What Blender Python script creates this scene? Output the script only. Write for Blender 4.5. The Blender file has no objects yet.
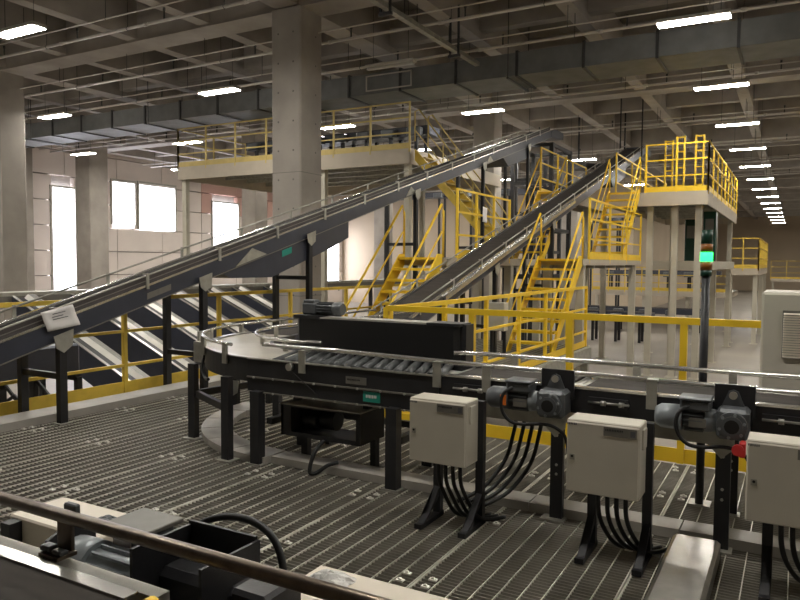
import bpy, math, random
from mathutils import Vector, Matrix
random.seed(4)
S = bpy.context.scene
COL = S.collection
PI = math.pi
R = math.radians

# ------------------------------------------------------------------ camera
cam_d = bpy.data.cameras.new('camera')
cam = bpy.data.objects.new('camera', cam_d); COL.objects.link(cam)
YAW, PITCH, ROLL = R(29.3), R(3.08), R(0.4)
fw = Vector((-math.sin(YAW)*math.cos(PITCH), math.cos(YAW)*math.cos(PITCH), -math.sin(PITCH)))
r0 = Vector((math.cos(YAW), math.sin(YAW), 0)); u0 = r0.cross(fw)
rt = r0*math.cos(ROLL)+u0*math.sin(ROLL); up = -r0*math.sin(ROLL)+u0*math.cos(ROLL)
mw = Matrix((rt, up, -fw)).transposed().to_4x4()
mw.translation = (0, 0, 1.65)
cam.matrix_world = mw
cam_d.sensor_fit = 'HORIZONTAL'; cam_d.sensor_width = 36.0
cam_d.lens = 705/800*36.0
cam_d.clip_start = 0.05; cam_d.clip_end = 300
S.camera = cam

# ------------------------------------------------------------------ world, exposure, lamp strengths
w = bpy.data.worlds.new('world'); S.world = w; w.use_nodes = True
w.node_tree.nodes['Background'].inputs[0].default_value = (0.75, 0.85, 1.0, 1)
w.node_tree.nodes['Background'].inputs[1].default_value = 0.6
S.view_settings.view_transform = 'Standard'
S.view_settings.look = 'None'
S.view_settings.gamma = 1.0
S.view_settings.use_curve_mapping = False
S.view_settings.exposure = 1.05
TUBE = 64.0       # ceiling tubes
PANE = 6.0        # daylight behind the left wall's glazing

# ------------------------------------------------------------------ materials
def lin(c):
    return tuple((v/255/12.92 if v/255 <= .04045 else ((v/255+.055)/1.055)**2.4) for v in c)
M = {}
def mat(name, c, rough=.6, metal=0.0, var=.12, scale=8.0, bump=0.0, bscale=60.0, stretch=None, spec=.5):
    m = bpy.data.materials.new(name); m.use_nodes = True
    nt = m.node_tree; b = nt.nodes['Principled BSDF']
    b.inputs['Roughness'].default_value = rough; b.inputs['Metallic'].default_value = metal
    b.inputs['Specular IOR Level'].default_value = spec
    c = lin(c)
    tc = nt.nodes.new('ShaderNodeTexCoord'); mp = nt.nodes.new('ShaderNodeMapping')
    nt.links.new(tc.outputs['Object'], mp.inputs['Vector'])
    if stretch: mp.inputs['Scale'].default_value = stretch
    n = nt.nodes.new('ShaderNodeTexNoise'); n.inputs['Scale'].default_value = scale; n.inputs['Detail'].default_value = 5
    nt.links.new(mp.outputs[0], n.inputs['Vector'])
    rp = nt.nodes.new('ShaderNodeValToRGB')
    rp.color_ramp.elements[0].position = .3; rp.color_ramp.elements[1].position = .7
    rp.color_ramp.elements[0].color = tuple(v*(1-var) for v in c)+(1,)
    rp.color_ramp.elements[1].color = tuple(min(1, v*(1+var)) for v in c)+(1,)
    nt.links.new(n.outputs[0], rp.inputs[0]); nt.links.new(rp.outputs[0], b.inputs['Base Color'])
    if bump:
        n2 = nt.nodes.new('ShaderNodeTexNoise'); n2.inputs['Scale'].default_value = bscale
        nt.links.new(mp.outputs[0], n2.inputs['Vector'])
        bp = nt.nodes.new('ShaderNodeBump'); bp.inputs['Strength'].default_value = bump; bp.inputs['Distance'].default_value = .01
        nt.links.new(n2.outputs[0], bp.inputs['Height']); nt.links.new(bp.outputs[0], b.inputs['Normal'])
    M[name] = m; return m
def emit(name, c, s, base=(240, 240, 240)):
    m = bpy.data.materials.new(name); m.use_nodes = True; b = m.node_tree.nodes['Principled BSDF']
    b.inputs['Base Color'].default_value = lin(base)+(1,)
    b.inputs['Emission Color'].default_value = lin(c)+(1,); b.inputs['Emission Strength'].default_value = s
    M[name] = m; return m
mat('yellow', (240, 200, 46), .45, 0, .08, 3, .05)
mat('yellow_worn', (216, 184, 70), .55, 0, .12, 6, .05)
mat('black', (34, 34, 37), .45, 0, .2, 5, .05)
mat('navy_glare', (56, 59, 70), .42, 0, .12, 4, .03)  # bluish glare on the incline frames put into this tone; chutes share it
mat('belt', (66, 62, 58), .85, 0, .2, 3, .15, 300, (1, 6, 1), .2)
mat('glare_belt', (172, 166, 154), .38, 0, .08, 5, .05)  # reflected glare on the curve belt put into a pale base colour
mat('steel', (178, 176, 170), .3, .9, .12, 10, .03, 80)
mat('bright_steel', (205, 203, 198), .25, .85, .08, 10)
mat('brown_steel', (120, 108, 96), .32, .9, .2, 25, .03)
mat('galv', (168, 166, 156), .48, .55, .18, 9, .05)
mat('grating', (148, 144, 134), .6, .2, .2, 4)  # bars coloured darker than the rods, for the shade on their sides
mat('grating_rod', (205, 203, 190), .42, .3, .12, 9)
mat('roller', (70, 72, 73), .45, .0, .08, 9)
mat('skirt', (66, 60, 59), .6, 0, .15, 4)
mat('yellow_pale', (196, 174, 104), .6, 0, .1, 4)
mat('box_grey', (196, 190, 176), .5, 0, .03, 6, .03, 400)
mat('box_cream', (226, 216, 200), .45, 0, .03, 6, .03, 400)
mat('motor', (92, 95, 98), .38, .25, .1, 14, .05)
mat('motor_light', (142, 148, 152), .4, .25, .08, 14)
mat('rubber', (18, 18, 19), .5, 0, .1, 10)
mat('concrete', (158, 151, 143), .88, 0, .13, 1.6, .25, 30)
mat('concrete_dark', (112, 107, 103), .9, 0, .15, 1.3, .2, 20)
mat('floor_conc', (142, 134, 122), .5, 0, .12, .5, .05, 30)
mat('curb', (176, 172, 164), .5, .3, .1, 5, .05)
mat('wall_white', (216, 206, 198), .8, 0, .05, .8)
mat('wall_pink', (206, 170, 158), .8, 0, .06, .8)
mat('wall_beige', (186, 170, 148), .85, 0, .06, .4)
mat('duct', (122, 123, 122), .6, .35, .15, 2.5, .04, 12)
mat('duct_flange', (70, 70, 70), .5, .4, .1, 8)
mat('pipe', (196, 190, 182), .5, .1, .06, 5)
mat('post_beige', (190, 184, 168), .6, 0, .05, 4)
mat('fascia', (184, 173, 156), .7, 0, .05, 3)
mat('paper', (226, 222, 220), .8, 0, .02, 6)
mat('ink', (92, 92, 96), .8, 0, .05, 6)
mat('teal', (24, 140, 124), .5, 0, .05, 6)
mat('plate', (120, 117, 110), .45, .3, .08, 20)
mat('orange', (226, 118, 34), .5, 0, .05, 6)
mat('red', (200, 44, 44), .45, 0, .05, 6)
mat('amber', (150, 92, 34), .35, 0, .05, 6)
mat('dark_green', (18, 60, 46), .35, 0, .05, 6)
mat('housing', (190, 186, 178), .5, 0, .05, 6)
mat('chute_white', (206, 202, 194), .4, .15, .06, 3)
mat('clip', (240, 238, 230), .5, 0, .03, 9)
mat('plastic_bag', (220, 218, 214), .2, 0, .15, 40, .4, 60)
emit('tube', (255, 250, 240), TUBE)
emit('pane', (238, 240, 255), PANE)
emit('green_lamp', (34, 255, 96), 2.6, (20, 200, 90))

# ------------------------------------------------------------------ mesh builder
class MB:
    def __init__(s): s.v = []; s.f = []; s.sm = []
    def _add(s, vs, fs, smooth=False):
        b = len(s.v); s.v += [tuple(v) for v in vs]
        for f in fs: s.f.append(tuple(i+b for i in f)); s.sm.append(smooth)
        return s
    def box(s, x0, x1, y0, y1, z0, z1, bev=0):
        if bev:
            c = [(x0+bev, y0), (x1-bev, y0), (x1, y0+bev), (x1, y1-bev), (x1-bev, y1), (x0+bev, y1), (x0, y1-bev), (x0, y0+bev)]
            ci = [(x0+bev, y0+bev), (x1-bev, y0+bev), (x1-bev, y0+bev), (x1-bev, y1-bev), (x1-bev, y1-bev), (x0+bev, y1-bev), (x0+bev, y1-bev), (x0+bev, y0+bev)]
            vs = [p+(z0,) for p in ci]+[p+(z0+bev,) for p in c]+[p+(z1-bev,) for p in c]+[p+(z1,) for p in ci]
            fs = [(0, 6, 4, 2) if False else (7, 5, 3, 1), (24, 26, 28, 30)]
            for l in range(3):
                for i in range(8):
                    j = (i+1) % 8
                    fs.append((l*8+i, l*8+j, (l+1)*8+j, (l+1)*8+i))
            return s._add(vs, fs)
        vs = [(x0, y0, z0), (x1, y0, z0), (x1, y1, z0), (x0, y1, z0), (x0, y0, z1), (x1, y0, z1), (x1, y1, z1), (x0, y1, z1)]
        return s._add(vs, [(0, 3, 2, 1), (4, 5, 6, 7), (0, 1, 5, 4), (1, 2, 6, 5), (2, 3, 7, 6), (3, 0, 4, 7)])
    def bar(s, p, q, w, h, up=(0, 0, 1)):
        p, q = Vector(p), Vector(q); d = (q-p).normalized(); u = Vector(up)
        if abs(d.dot(u)) > .99: u = Vector((0, 1, 0))
        a = d.cross(u).normalized(); u = a.cross(d).normalized()
        vs = []
        for e in (p, q):
            for sa, su in ((-1, -1), (1, -1), (1, 1), (-1, 1)): vs.append(e+a*sa*w/2+u*su*h/2)
        return s._add(vs, [(0, 3, 2, 1), (4, 5, 6, 7), (0, 1, 5, 4), (1, 2, 6, 5), (2, 3, 7, 6), (3, 0, 4, 7)])
    def tube(s, pts, r, n=8, cap=True):
        pts = [Vector(p) for p in pts]; rs = r if isinstance(r, (list, tuple)) else [r]*len(pts)
        vs = []; pa = None
        for i, p in enumerate(pts):
            d = (pts[min(i+1, len(pts)-1)]-pts[max(i-1, 0)]).normalized()
            if pa is None:
                u = Vector((0, 0, 1)) if abs(d.z) < .9 else Vector((1, 0, 0)); a = d.cross(u).normalized()
            else:
                a = (pa-d*pa.dot(d)).normalized()
            b = d.cross(a); pa = a
            for k in range(n):
                t = 2*PI*k/n; vs.append(p+(a*math.cos(t)+b*math.sin(t))*rs[i])
        fs = []
        for i in range(len(pts)-1):
            for k in range(n):
                j = (k+1) % n; fs.append((i*n+k, i*n+j, (i+1)*n+j, (i+1)*n+k))
        s._add(vs, fs, True)
        if cap:
            b = len(s.v)-len(vs)
            s.f.append(tuple(b+k for k in range(n))[::-1]); s.sm.append(False)
            s.f.append(tuple(b+(len(pts)-1)*n+k for k in range(n))); s.sm.append(False)
        return s
    def cyl(s, p, q, r, n=16, r2=None): return s.tube([p, q], [r, r if r2 is None else r2], n)
    def prism(s, poly, off):            # poly: 3d points, extruded by off
        off = Vector(off); n = len(poly); vs = [Vector(p) for p in poly]; vs += [v+off for v in vs]
        fs = [tuple(range(n))[::-1], tuple(range(n, 2*n))]
        for i in range(n): j = (i+1) % n; fs.append((i, j, n+j, n+i))
        return s._add(vs, fs)
    def ring(s, c, r1, r2, a0, a1, z0, z1, n=32):   # flat annular sector with thickness
        vs = []
        for i in range(n+1):
            t = a0+(a1-a0)*i/n; ca, sa = math.cos(t), math.sin(t)
            for rr, z in ((r1, z0), (r2, z0), (r2, z1), (r1, z1)): vs.append((c[0]+rr*ca, c[1]+rr*sa, z))
        fs = [(0, 1, 2, 3), tuple(n*4+k for k in (3, 2, 1, 0))]
        for i in range(n):
            for k in range(4): j = (k+1) % 4; fs.append((i*4+k, (i+1)*4+k, (i+1)*4+j, i*4+j))
        return s._add(vs, fs)
    def mesh(s, name, m):
        me = bpy.data.meshes.new(name); me.from_pydata(s.v, [], s.f); me.polygons.foreach_set('use_smooth', s.sm)
        me.materials.append(M[m]); me.update()
        import bmesh
        bm = bmesh.new(); bm.from_mesh(me); bmesh.ops.recalc_face_normals(bm, faces=bm.faces); bm.to_mesh(me); bm.free()
        return me
def smooth(pts, n=5):
    p = [Vector(q) for q in pts]; p = [p[0]]+p+[p[-1]]; out = []
    for i in range(1, len(p)-2):
        a, b, c, d = p[i-1:i+3]
        for k in range(n):
            t = k/n
            out.append(.5*((2*b)+(c-a)*t+(2*a-5*b+4*c-d)*t*t+(3*b-a-3*c+d)*t**3))
    return out+[p[-1]]
def arc(c, r, a0, a1, z, n=24):
    return [(c[0]+r*math.cos(a0+(a1-a0)*i/n), c[1]+r*math.sin(a0+(a1-a0)*i/n), z) for i in range(n+1)]
def link(name, me, parent=None):
    o = bpy.data.objects.new(name, me); COL.objects.link(o)
    if parent: o.parent = parent
    return o
def tag(o, label, cat, group=None):
    o['label'] = label; o['category'] = cat
    if group: o['group'] = group
    return o
def thing(name, label, cat, loc=(0, 0, 0), rz=0, group=None):
    o = bpy.data.objects.new(name, None); o.empty_display_size = .1; COL.objects.link(o)
    o.location = loc; o.rotation_euler = (0, 0, rz)
    return tag(o, label, cat, group)
def part(t, name, mb, m, label=None):
    o = link(name, mb.mesh(name, m), t)
    if label: o['label'] = label
    return o
def islands(mb):
    par = list(range(len(mb.v)))
    def fd(i):
        while par[i] != i: par[i] = par[par[i]]; i = par[i]
        return i
    for f in mb.f:
        for i in f[1:]: par[fd(i)] = fd(f[0])
    out = {}
    for f, sm in zip(mb.f, mb.sm):
        m = out.setdefault(fd(f[0]), (MB(), {}))
        for i in f:
            if i not in m[1]: m[1][i] = len(m[0].v); m[0].v.append(mb.v[i])
        m[0].f.append(tuple(m[1][i] for i in f)); m[0].sm.append(sm)
    return [m[0] for m in out.values()]
def parts(t, name, mb, m):          # every loose piece a part of its own
    return [part(t, name, i, m) for i in islands(mb)]
def single(name, mb, m, label, cat, group=None):
    return tag(link(name, mb.mesh(name, m)), label, cat, group)
def struct(name, mb=None, m=None, label=None):
    o = link(name, mb.mesh(name, m) if mb else None); o['kind'] = 'structure'
    if label: o['label'] = label
    return o
def dup(root, loc, label=None, rz=None):
    r = root.copy(); COL.objects.link(r); r.location = loc
    if rz is not None: r.rotation_euler = (0, 0, rz)
    if label: r['label'] = label
    for ch in list(root.children):
        c = ch.copy(); COL.objects.link(c); c.parent = r
        for g in list(ch.children):
            d = g.copy(); COL.objects.link(d); d.parent = c
    return r
def text_marks(x0, x1, z0, z1, y, n, axis='x'):     # row of small unreadable strokes
    mb = MB(); st = (x1-x0)/n
    for i in range(n):
        a = x0+i*st; wd = st*random.choice((.55, .7, .62))
        mb.box(a, a+wd, y-.0008, y, z0+random.choice((0, .1))*(z1-z0), z1)
    return mb

FL = -1.5     # concrete hall floor; the grated deck is z = 0
# ================================================================== SETTING
struct('floor', MB().box(-34, 14, -14, 96, FL-.3, FL), 'floor_conc', 'smooth pale grey concrete hall floor')
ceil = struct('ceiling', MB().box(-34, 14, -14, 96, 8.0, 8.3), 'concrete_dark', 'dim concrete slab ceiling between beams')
MAINY = [-9.2, 1.6, 12.5, 23.35, 34.2, 45.0, 55.9, 66.8, 77.7, 88.6]
for y in MAINY: part(ceil, 'ceiling_beam', MB().box(-34, 14, y-.36, y+.36, 7.0, 8.0), 'concrete')
for k in range(len(MAINY)-1):
    for j in (1, 2):
        y = MAINY[k]+(MAINY[k+1]-MAINY[k])*j/3
        part(ceil, 'joist', MB().box(-34, 14, y-.15, y+.15, 7.22, 8.0), 'concrete')
for x in [-30.5, -28, -25.3, -22.6, -19.9, -17.1, -14.4, -12, -9.62, -7.0, -4.4, -1.64, 1.1, 4, 7, 10]:
    hw = .3 if x in (-9.62, -19.9, -30.5) else .17
    part(ceil, 'joist', MB().box(x-hw, x+hw, -14, 96, 7.05, 8.0), 'concrete')
# walls
struct('wall_back', MB().box(-9, 14, 95, 95.3, FL, 8), 'wall_beige', 'plain beige far end wall')
struct('wall_partition', MB().box(-34, -9, 46, 46.3, FL, 8), 'wall_beige', 'plain beige partition wall behind the towers')
struct('wall_return', MB().box(-9.3, -9, 46.3, 95, FL, 8), 'wall_beige')
struct('wall_right', MB().box(13.7, 14, -14, 95, FL, 8), 'wall_beige')
struct('wall_front', MB().box(-34, 14, -14.3, -14, FL, 8), 'wall_beige')
XL = -31.0
wl = struct('wall_left', MB().box(XL-.6, XL-.3, -14, 46, FL, 8), 'concrete', 'panelled left wall with bright glazed openings')
# openings (y0,y1,z0,z1) in the cladding plane
OPEN = [(21.3, 22.5, FL, 5.1), (24.7, 26.1, 3.5, 5.75), (26.4, 28.9, 3.3, 5.8), (31.9, 34.1, 1.3, 5.2), (43.4, 45.4, -.6, 4.2)]
for i, (a, b, c, d) in enumerate(OPEN):
    wn = struct('window_%d' % (i+1), MB().box(XL-.12, XL-.08, a, b, c, d), 'pane', 'bright daylit glazed opening')
    fr = MB()
    fr.box(XL-.1, XL+.08, a-.1, a, c, d+.1).box(XL-.1, XL+.08, b, b+.1, c, d+.1).box(XL-.1, XL+.08, a, b, d, d+.1)
    part(wn, 'window_frame', fr, 'galv')
y = -14.0; panes = []
while y < 46:
    z = FL
    row = 0
    while z < 7.9:
        y1, z1 = min(y+3.0, 46), min(z+1.18, 7.95)
        segs = [(y, y1)]
        for (a, b, c, d) in OPEN:
            if c-.05 < (z+z1)/2 < d+.05:
                ns = []
                for s0, s1 in segs:
                    if b <= s0 or a >= s1: ns.append((s0, s1)); continue
                    if a > s0+.05: ns.append((s0, a))
                    if b < s1-.05: ns.append((b, s1))
                segs = ns
        for s0, s1 in segs:
            if y > 10: part(wl, 'wall_panel', MB().box(XL-.3, XL, s0+.02, s1-.02, z+.015, z1-.015), 'wall_pink' if (4.3 < z < 6 and 30 < y < 38) else 'wall_white')
        z += 1.2
    y += 3.0
# columns
def column(x, y, hw, label, z1=7.05, holes=False):
    c = struct('concrete_column', MB().box(x-hw, x+hw, y-hw, y+hw, FL, z1, .03), 'concrete', label)
    if holes:
        for z in [.3+.62*i for i in range(11)]:
            for dx in (-.2, .2):
                part(c, 'tie_hole', MB().cyl((x+dx, y-hw-.002, z), (x+dx, y-hw+.02, z), .022, 8), 'concrete_dark')
            part(c, 'tie_hole', MB().cyl((x+hw+.002, y+.15, z), (x+hw-.02, y+.15, z), .022, 8), 'concrete_dark')
        for z in (3.55, .9): part(c, 'pour_joint', MB().box(x-hw-.002, x+hw+.002, y-hw-.002, y+hw+.002, z, z+.012), 'concrete_dark')
    return c
column(-9.63, 12.5, .39, 'square concrete column with tie holes behind the long incline conveyor', holes=True)
column(-20.3, 12.5, .39, 'square concrete column at far left of the hall')
column(-28.6, 21.7, .5, 'broad concrete column beside a bright opening')
column(-20.3, 23.4, .39, 'concrete column below the mezzanine')
column(-9.63, 23.4, .39, 'concrete column behind the mezzanine')
column(-9.63, 34.2, .39, 'concrete column far behind the towers'); column(-20.3, 34.2, .39, 'far concrete column by the left wall')
column(-30.3, 19.6, .2, 'narrow white pilaster on the left wall')

# ------------------------------------------------------------------ grated deck
deck = struct('floor_deck'); deck['label'] = 'galvanised bar grating deck'
PITCH_X = .95
def grating_mesh(wd, ln):
    mb = MB(); n = int(ln/.034)
    for i in range(n+1):
        y = ln*i/n; mb.box(0, wd, y-.0025, y+.0025, -.032, -.003)
    nb = len(mb.f)
    k = max(2, round(wd/.1))
    for i in range(k+1):
        x = wd*i/k; mb.box(x-.0027, x+.0027, 0, ln, -.012, .001)
    mb.box(0, .006, 0, ln, -.032, -.001).box(wd-.006, wd, 0, ln, -.032, -.001)
    me = mb.mesh('grating_panel', 'grating'); me.materials.append(M['grating_rod'])
    for p in list(me.polygons)[nb:]: p.material_index = 1
    return me
clip_me = MB().box(-.022, .022, -.014, .014, 0, .008).box(-.008, .008, -.008, .008, .008, .016).mesh('grating_clip', 'clip')
gm = {}
def panel(x, y, wd, ln, clips=()):
    key = (round(wd, 3), round(ln, 3))
    if key not in gm: gm[key] = grating_mesh(wd, ln)
    o = link('grating_panel', gm[key], deck); o.location = (x, y, 0)
    for cy in clips:
        for cx in (.07, wd-.07):
            for d in (0, .09):
                c = link('grating_clip', clip_me, o); c.location = (cx+random.uniform(-.01, .01), cy-y+d, .0)
xs = [-7.12]+[-.72-PITCH_X*i for i in range(6, -1, -1)]+[.23, 1.18]
for i in range(len(xs)-1):
    x, wd = xs[i]+.006, xs[i+1]-xs[i]-.012
    panel(x, -.9, wd, 3.0, (1.5,))
    panel(x, 2.11, wd, 2.2, (3.12, 4.12))
    panel(x, 4.32, wd, 1.82, (5.2, 5.92))
    if xs[i+1] < -3.4:
        panel(x, 6.15, wd, 4.0, (7.2, 9.2)); panel(x, 10.16, wd, 4.0, (11.2,))
db = MB()
for y in (-.9, 2.1, 4.31, 6.14): db.box(-7.15, 1.2, y-.04, y+.04, -.26, -.034)
parts(deck, 'deck_beam', db, 'galv')
for x in (-7.14, -5.4, -3.6):
    parts(deck, 'deck_beam', MB().box(x-.05, x+.05, -.9, 14.2, -.3, -.034), 'galv')
for x, y in [(-7.1, 2), (-7.1, 6), (-7.1, 10), (-7.1, 14), (-3.62, 6.1), (-3.62, 10), (-3.62, 14), (1.1, 6.1), (-1.2, 6.1)]:
    part(deck, 'deck_post', MB().box(x-.07, x+.07, y-.07, y+.07, FL, -.3), 'galv')

# ------------------------------------------------------------------ railings
def railing(label, a, b, z0=0, h=1.2, posts=4, mids=(.75, .3), kick=.12, m='yellow', group=None, s=.05, vert=0, name='guard_railing'):
    a, b = Vector((a[0], a[1], z0)), Vector((b[0], b[1], z0))
    t = thing(name, label, 'railing', a, 0, group); d = b-a
    for i in range(posts):
        p = d*(i/(posts-1)); part(t, 'post', MB().box(p.x-s/2, p.x+s/2, p.y-s/2, p.y+s/2, 0, h-.02), m)
    part(t, 'top_rail', MB().bar((0, 0, h-s/2), d+Vector((0, 0, h-s/2)), s*1.1, s), m)
    for z in mids: part(t, 'mid_rail', MB().bar((0, 0, z), d+Vector((0, 0, z)), s*.7, s*.7), m)
    if kick: part(t, 'kick_plate', MB().bar((0, 0, kick/2), d+Vector((0, 0, kick/2)), .012, kick), m)
    for i in range(vert):
        p = d*((i+.5)/vert); part(t, 'baluster', MB().box(p.x-.012, p.x+.012, p.y-.012, p.y+.012, 0, h-.04), m)
    return t
railing('yellow guard railing behind the row of belt conveyors', (-3.62, 6.18), (1.1, 6.18), 0, 1.21, 6, (.62,), .12, s=.055)
railing('yellow guard railing running back from corner toward the yellow stairs', (-3.62, 6.24), (-3.62, 14.0), 0, 1.2, 7, (.75, .3), .12)
railing('yellow guard railing in front of the slanted chutes', (-7.16, 2.6), (-7.16, 14.0), 0, 1.2, 8, (.78, .36), .16, m='yellow_worn')

# kerbs on the deck
single('deck_kerb', MB().prism([(-6.55, 1.2, 0), (-6.55, 1.2, .08), (-6.9, 1.2, .08), (-6.9, 1.2, 0)], (0, 8.3, 0)), 'curb', 'long pale kerb under the legs of the long incline conveyor', 'kerb')
ck = thing('conveyor_kerb', 'pale metal kerb plate curving below the conveyor line', 'kerb')
CC = (-3.7, 6.05)
for i in range(6):
    a0 = PI+PI/2*i/6
    part(ck, 'kerb_plate', MB().ring(CC, 1.4, 1.68, a0+.005, a0+PI/12-.005, 0, .06, 4), 'curb')
xk = [-3.69, -2.6, -1.5, -.56, .6, 1.18]
for i in range(5): part(ck, 'kerb_plate', MB().box(xk[i]+.004, xk[i+1]-.004, 4.44, 4.63, 0, .06), 'curb')
single('cable_cover', MB().prism([(-.57, 2.6, 0), (-.57, 2.6, .085), (-.55, 2.6, .1), (-.34, 2.6, .1), (-.32, 2.6, .085), (-.32, 2.6, 0)], (0, 1.66, 0)), 'steel', 'shiny steel cable cover plate lying across the grating', 'cover plate')

# ------------------------------------------------------------------ gear motor (sub-parts of a conveyor)
def gearmotor(t, x0, x1, y, z, flip=False, light='motor', orange=True):
    """motor along x from fan end x0 to gearbox end x1; y = face towards viewer"""
    L = x1-x0
    gx0 = x1-.2*L/.6; r = .062; cx = (gx0+x1)/2
    yc = y+.1
    g = part(t, 'gear_motor', MB().box(gx0, x1, y+.02, y+.2, z-.085, z+.085, .02)
             .cyl((cx, y+.03, z), (cx, y-.015, z), .075, 20).cyl((cx, y-.015, z), (cx, y-.03, z), .055, 16), 'motor', 'dark grey gear motor')
    part(g, 'shaft_bore', MB().cyl((cx, y-.032, z), (cx, y-.028, z), .038, 14), 'rubber')
    bl = MB()
    for k in range(6):
        a = k*PI/3+.3; bl.cyl((cx+.064*math.cos(a), y-.014, z+.064*math.sin(a)), (cx+.064*math.cos(a), y-.024, z+.064*math.sin(a)), .009, 6)
    parts(g, 'flange_bolt', bl, 'motor_light')
    mx0 = x0+.3*L
    part(g, 'motor_flange', MB().cyl((gx0-.06, yc, z), (gx0, yc, z), .07, 18, .06), 'motor_light')
    fins = MB().cyl((mx0, yc, z), (gx0-.06, yc, z), r-.008, 18)
    for k in range(14):
        a = 2*PI*k/14; c, sn = math.cos(a), math.sin(a)
        fins.bar((mx0+.01, yc+c*r, z+sn*r), (gx0-.07, yc+c*r, z+sn*r), .006, .022, (0, c, sn))
    part(g, 'motor_body', fins, 'motor')
    part(g, 'fan_cowl', MB().tube([(x0, yc, z), (x0+.03, yc, z), (mx0, yc, z)], [.05, .07, .073], 18), light)
    if orange:
        part(g, 'warning_sticker', MB().box(x0+.11, x0+.15, yc-.0745, yc-.066, z-.035, z+.03), 'orange')
    part(g, 'terminal_box', MB().box(mx0-.01, mx0+.15, yc-.075, yc+.065, z+.055, z+.115, .012).box(mx0-.018, mx0+.158, yc-.083, yc+.073, z+.112, z+.132, .008), 'motor')
    part(g, 'nameplate', MB().box(mx0+.04, mx0+.13, yc-.073, yc-.066, z-.035, z+.015), 'plate')
    cp = [(mx0+.04, yc-.085, z+.085), (mx0+.0, yc-.12, z+.06), (mx0-.02, yc-.13, z), (mx0-.005, yc-.13, z-.07), (mx0+.04, yc-.125, z-.12), (mx0+.11, yc-.11, z-.135), (cx-.04, yc-.08, z-.125), (cx+.04, yc-.05, z-.15), (cx+.09, yc-.02, z-.22), (cx+.11, yc, z-.4)]
    part(g, 'motor_cable', MB().tube(smooth(cp), .011, 8), 'rubber')
    return g

# ================================================================== BELT CONVEYORS (row along x)
YN, YF, ZB = 4.42, 5.05, .845
def belt_conveyor(label, x0, x1, motor=None):
    t = thing('belt_conveyor', label, 'conveyor', (x0, 0, 0)); L = x1-x0
    b = part(t, 'belt', MB().box(.05, L-.05, YN+.06, YF-.06, ZB-.05, ZB), 'belt')
    for k, (a, c) in enumerate(((YN, YN+.05), (YF-.05, YF))):
        part(t, 'side_frame', MB().box(0, L, a, c, .7, ZB+.01), 'black')
        part(t, 'edge_strip', MB().box(0, L, a-.004, c+.004, ZB+.01, ZB+.024), 'bright_steel')
    for xx in (.02, L-.02):
        part(t, 'end_roller', MB().cyl((xx, YN+.05, ZB-.03), (xx, YF-.05, ZB-.03), .028, 10), 'steel')
    part(t, 'return_pan', MB().box(.06, L-.06, YN+.1, YF+.0, .58, .7), 'galv')
    lb = part(t, 'tensioner', MB().box(.12, .36, YN-.02, YN, .745, .815), 'black')
    part(lb, 'tension_rod', MB().cyl((.12, YN-.03, .785), (.37, YN-.03, .785), .008, 6).cyl((.2, YN-.035, .785), (.23, YN-.035, .785), .017, 6).cyl((.31, YN-.035, .785), (.34, YN-.035, .785), .017, 6), 'steel')
    for y in (YN-.04, YF):
        lg = part(t, 'leg', MB().box(L-.09, L-.01, y, y+.045, .012, .72), 'black')
        part(lg, 'foot_plate', MB().box(L-.14, L+.01, y-.05, y+.055, 0, .012), 'galv')
        bo = MB()
        for z in (.3, .36, .62, .55): bo.cyl((L-.05, y-.006, z), (L-.05, y, z), .009, 6)
        parts(lg, 'leg_bolt', bo, 'steel')
    part(t, 'end_bracket', MB().box(L-.09, L+.0, YN-.03, YN-.005, .74, .84).box(L-.07, L-.02, YN-.045, YN-.03, .76, .82), 'galv')
    part(t, 'gusset', MB().prism([(L-.16, YN-.045, .7), (L+.01, YN-.045, .7), (L+.005, YN-.045, .6), (L-.06, YN-.045, .54), (L-.14, YN-.045, .62)], (0, -.008, 0)), 'galv')
    if motor:
        m0, m1, z = motor
        tp = part(t, 'torque_plate', MB().box(m1-x0-.19, m1-x0+.02, YN-.05, YN-.03, z+.02, z+.2), 'black')
        cx = m1-x0-.09
        part(tp, 'torque_arm', MB().prism([(cx-.06, YN-.06, z+.08), (cx+.06, YN-.06, z+.08), (cx+.025, YN-.06, z+.165), (cx, YN-.06, z+.175), (cx-.025, YN-.06, z+.165)], (0, -.015, 0)), 'motor')
        part(tp, 'arm_bolt', MB().cyl((cx, YN-.075, z+.145), (cx, YN-.095, z+.145), .022, 12), 'steel')
        gearmotor(t, m0-x0, m1-x0, YN-.22, z, light='motor' if m0 < -1 else 'motor_light', orange=m0 < -1)
    return t
belt_conveyor('short dark belt conveyor directly after the roller bed', -2.16, -1.25, (-1.74, -1.215, .775))
belt_conveyor('short dark belt conveyor with the middle gear motor, second after the rollers', -1.23, -.28, (-.69, -.195, .77))
belt_conveyor('short dark belt conveyor beside the tall louvred cabinet', -.26, .74)

gr = thing('side_guide_rail', 'long bright steel guide rail along the far edge of the belt conveyors', 'guide rail')
part(gr, 'rail_tube', MB().tube([(-2.32, 5.0, .94), (-2.25, 5.06, .94), (-2.1, 5.09, .94), (1.2, 5.09, .94)], .017, 10), 'bright_steel')
for x in (-1.85, -.95, -.34, .4):
    part(gr, 'rail_bracket', MB().box(x-.025, x+.025, 5.075, 5.11, .72, .94), 'galv')
gr = thing('side_guide_rail', 'long bright steel guide rail along the near edge of rollers and belts', 'guide rail')
part(gr, 'rail_tube', MB().tube([(-3.75, 4.42, .975), (-3.0, 4.43, .97), (-2.2, 4.44, .955), (1.2, 4.46, .93)], .017, 10), 'bright_steel')
for x in (-3.33, -2.16, -1.79, -.73, -.28, .3):
    part(gr, 'rail_bracket', MB().box(x-.03, x+.03, 4.375, 4.39, .78, .95).box(x-.03, x+.03, 4.375, 4.46, .945, .96), 'galv')

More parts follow.
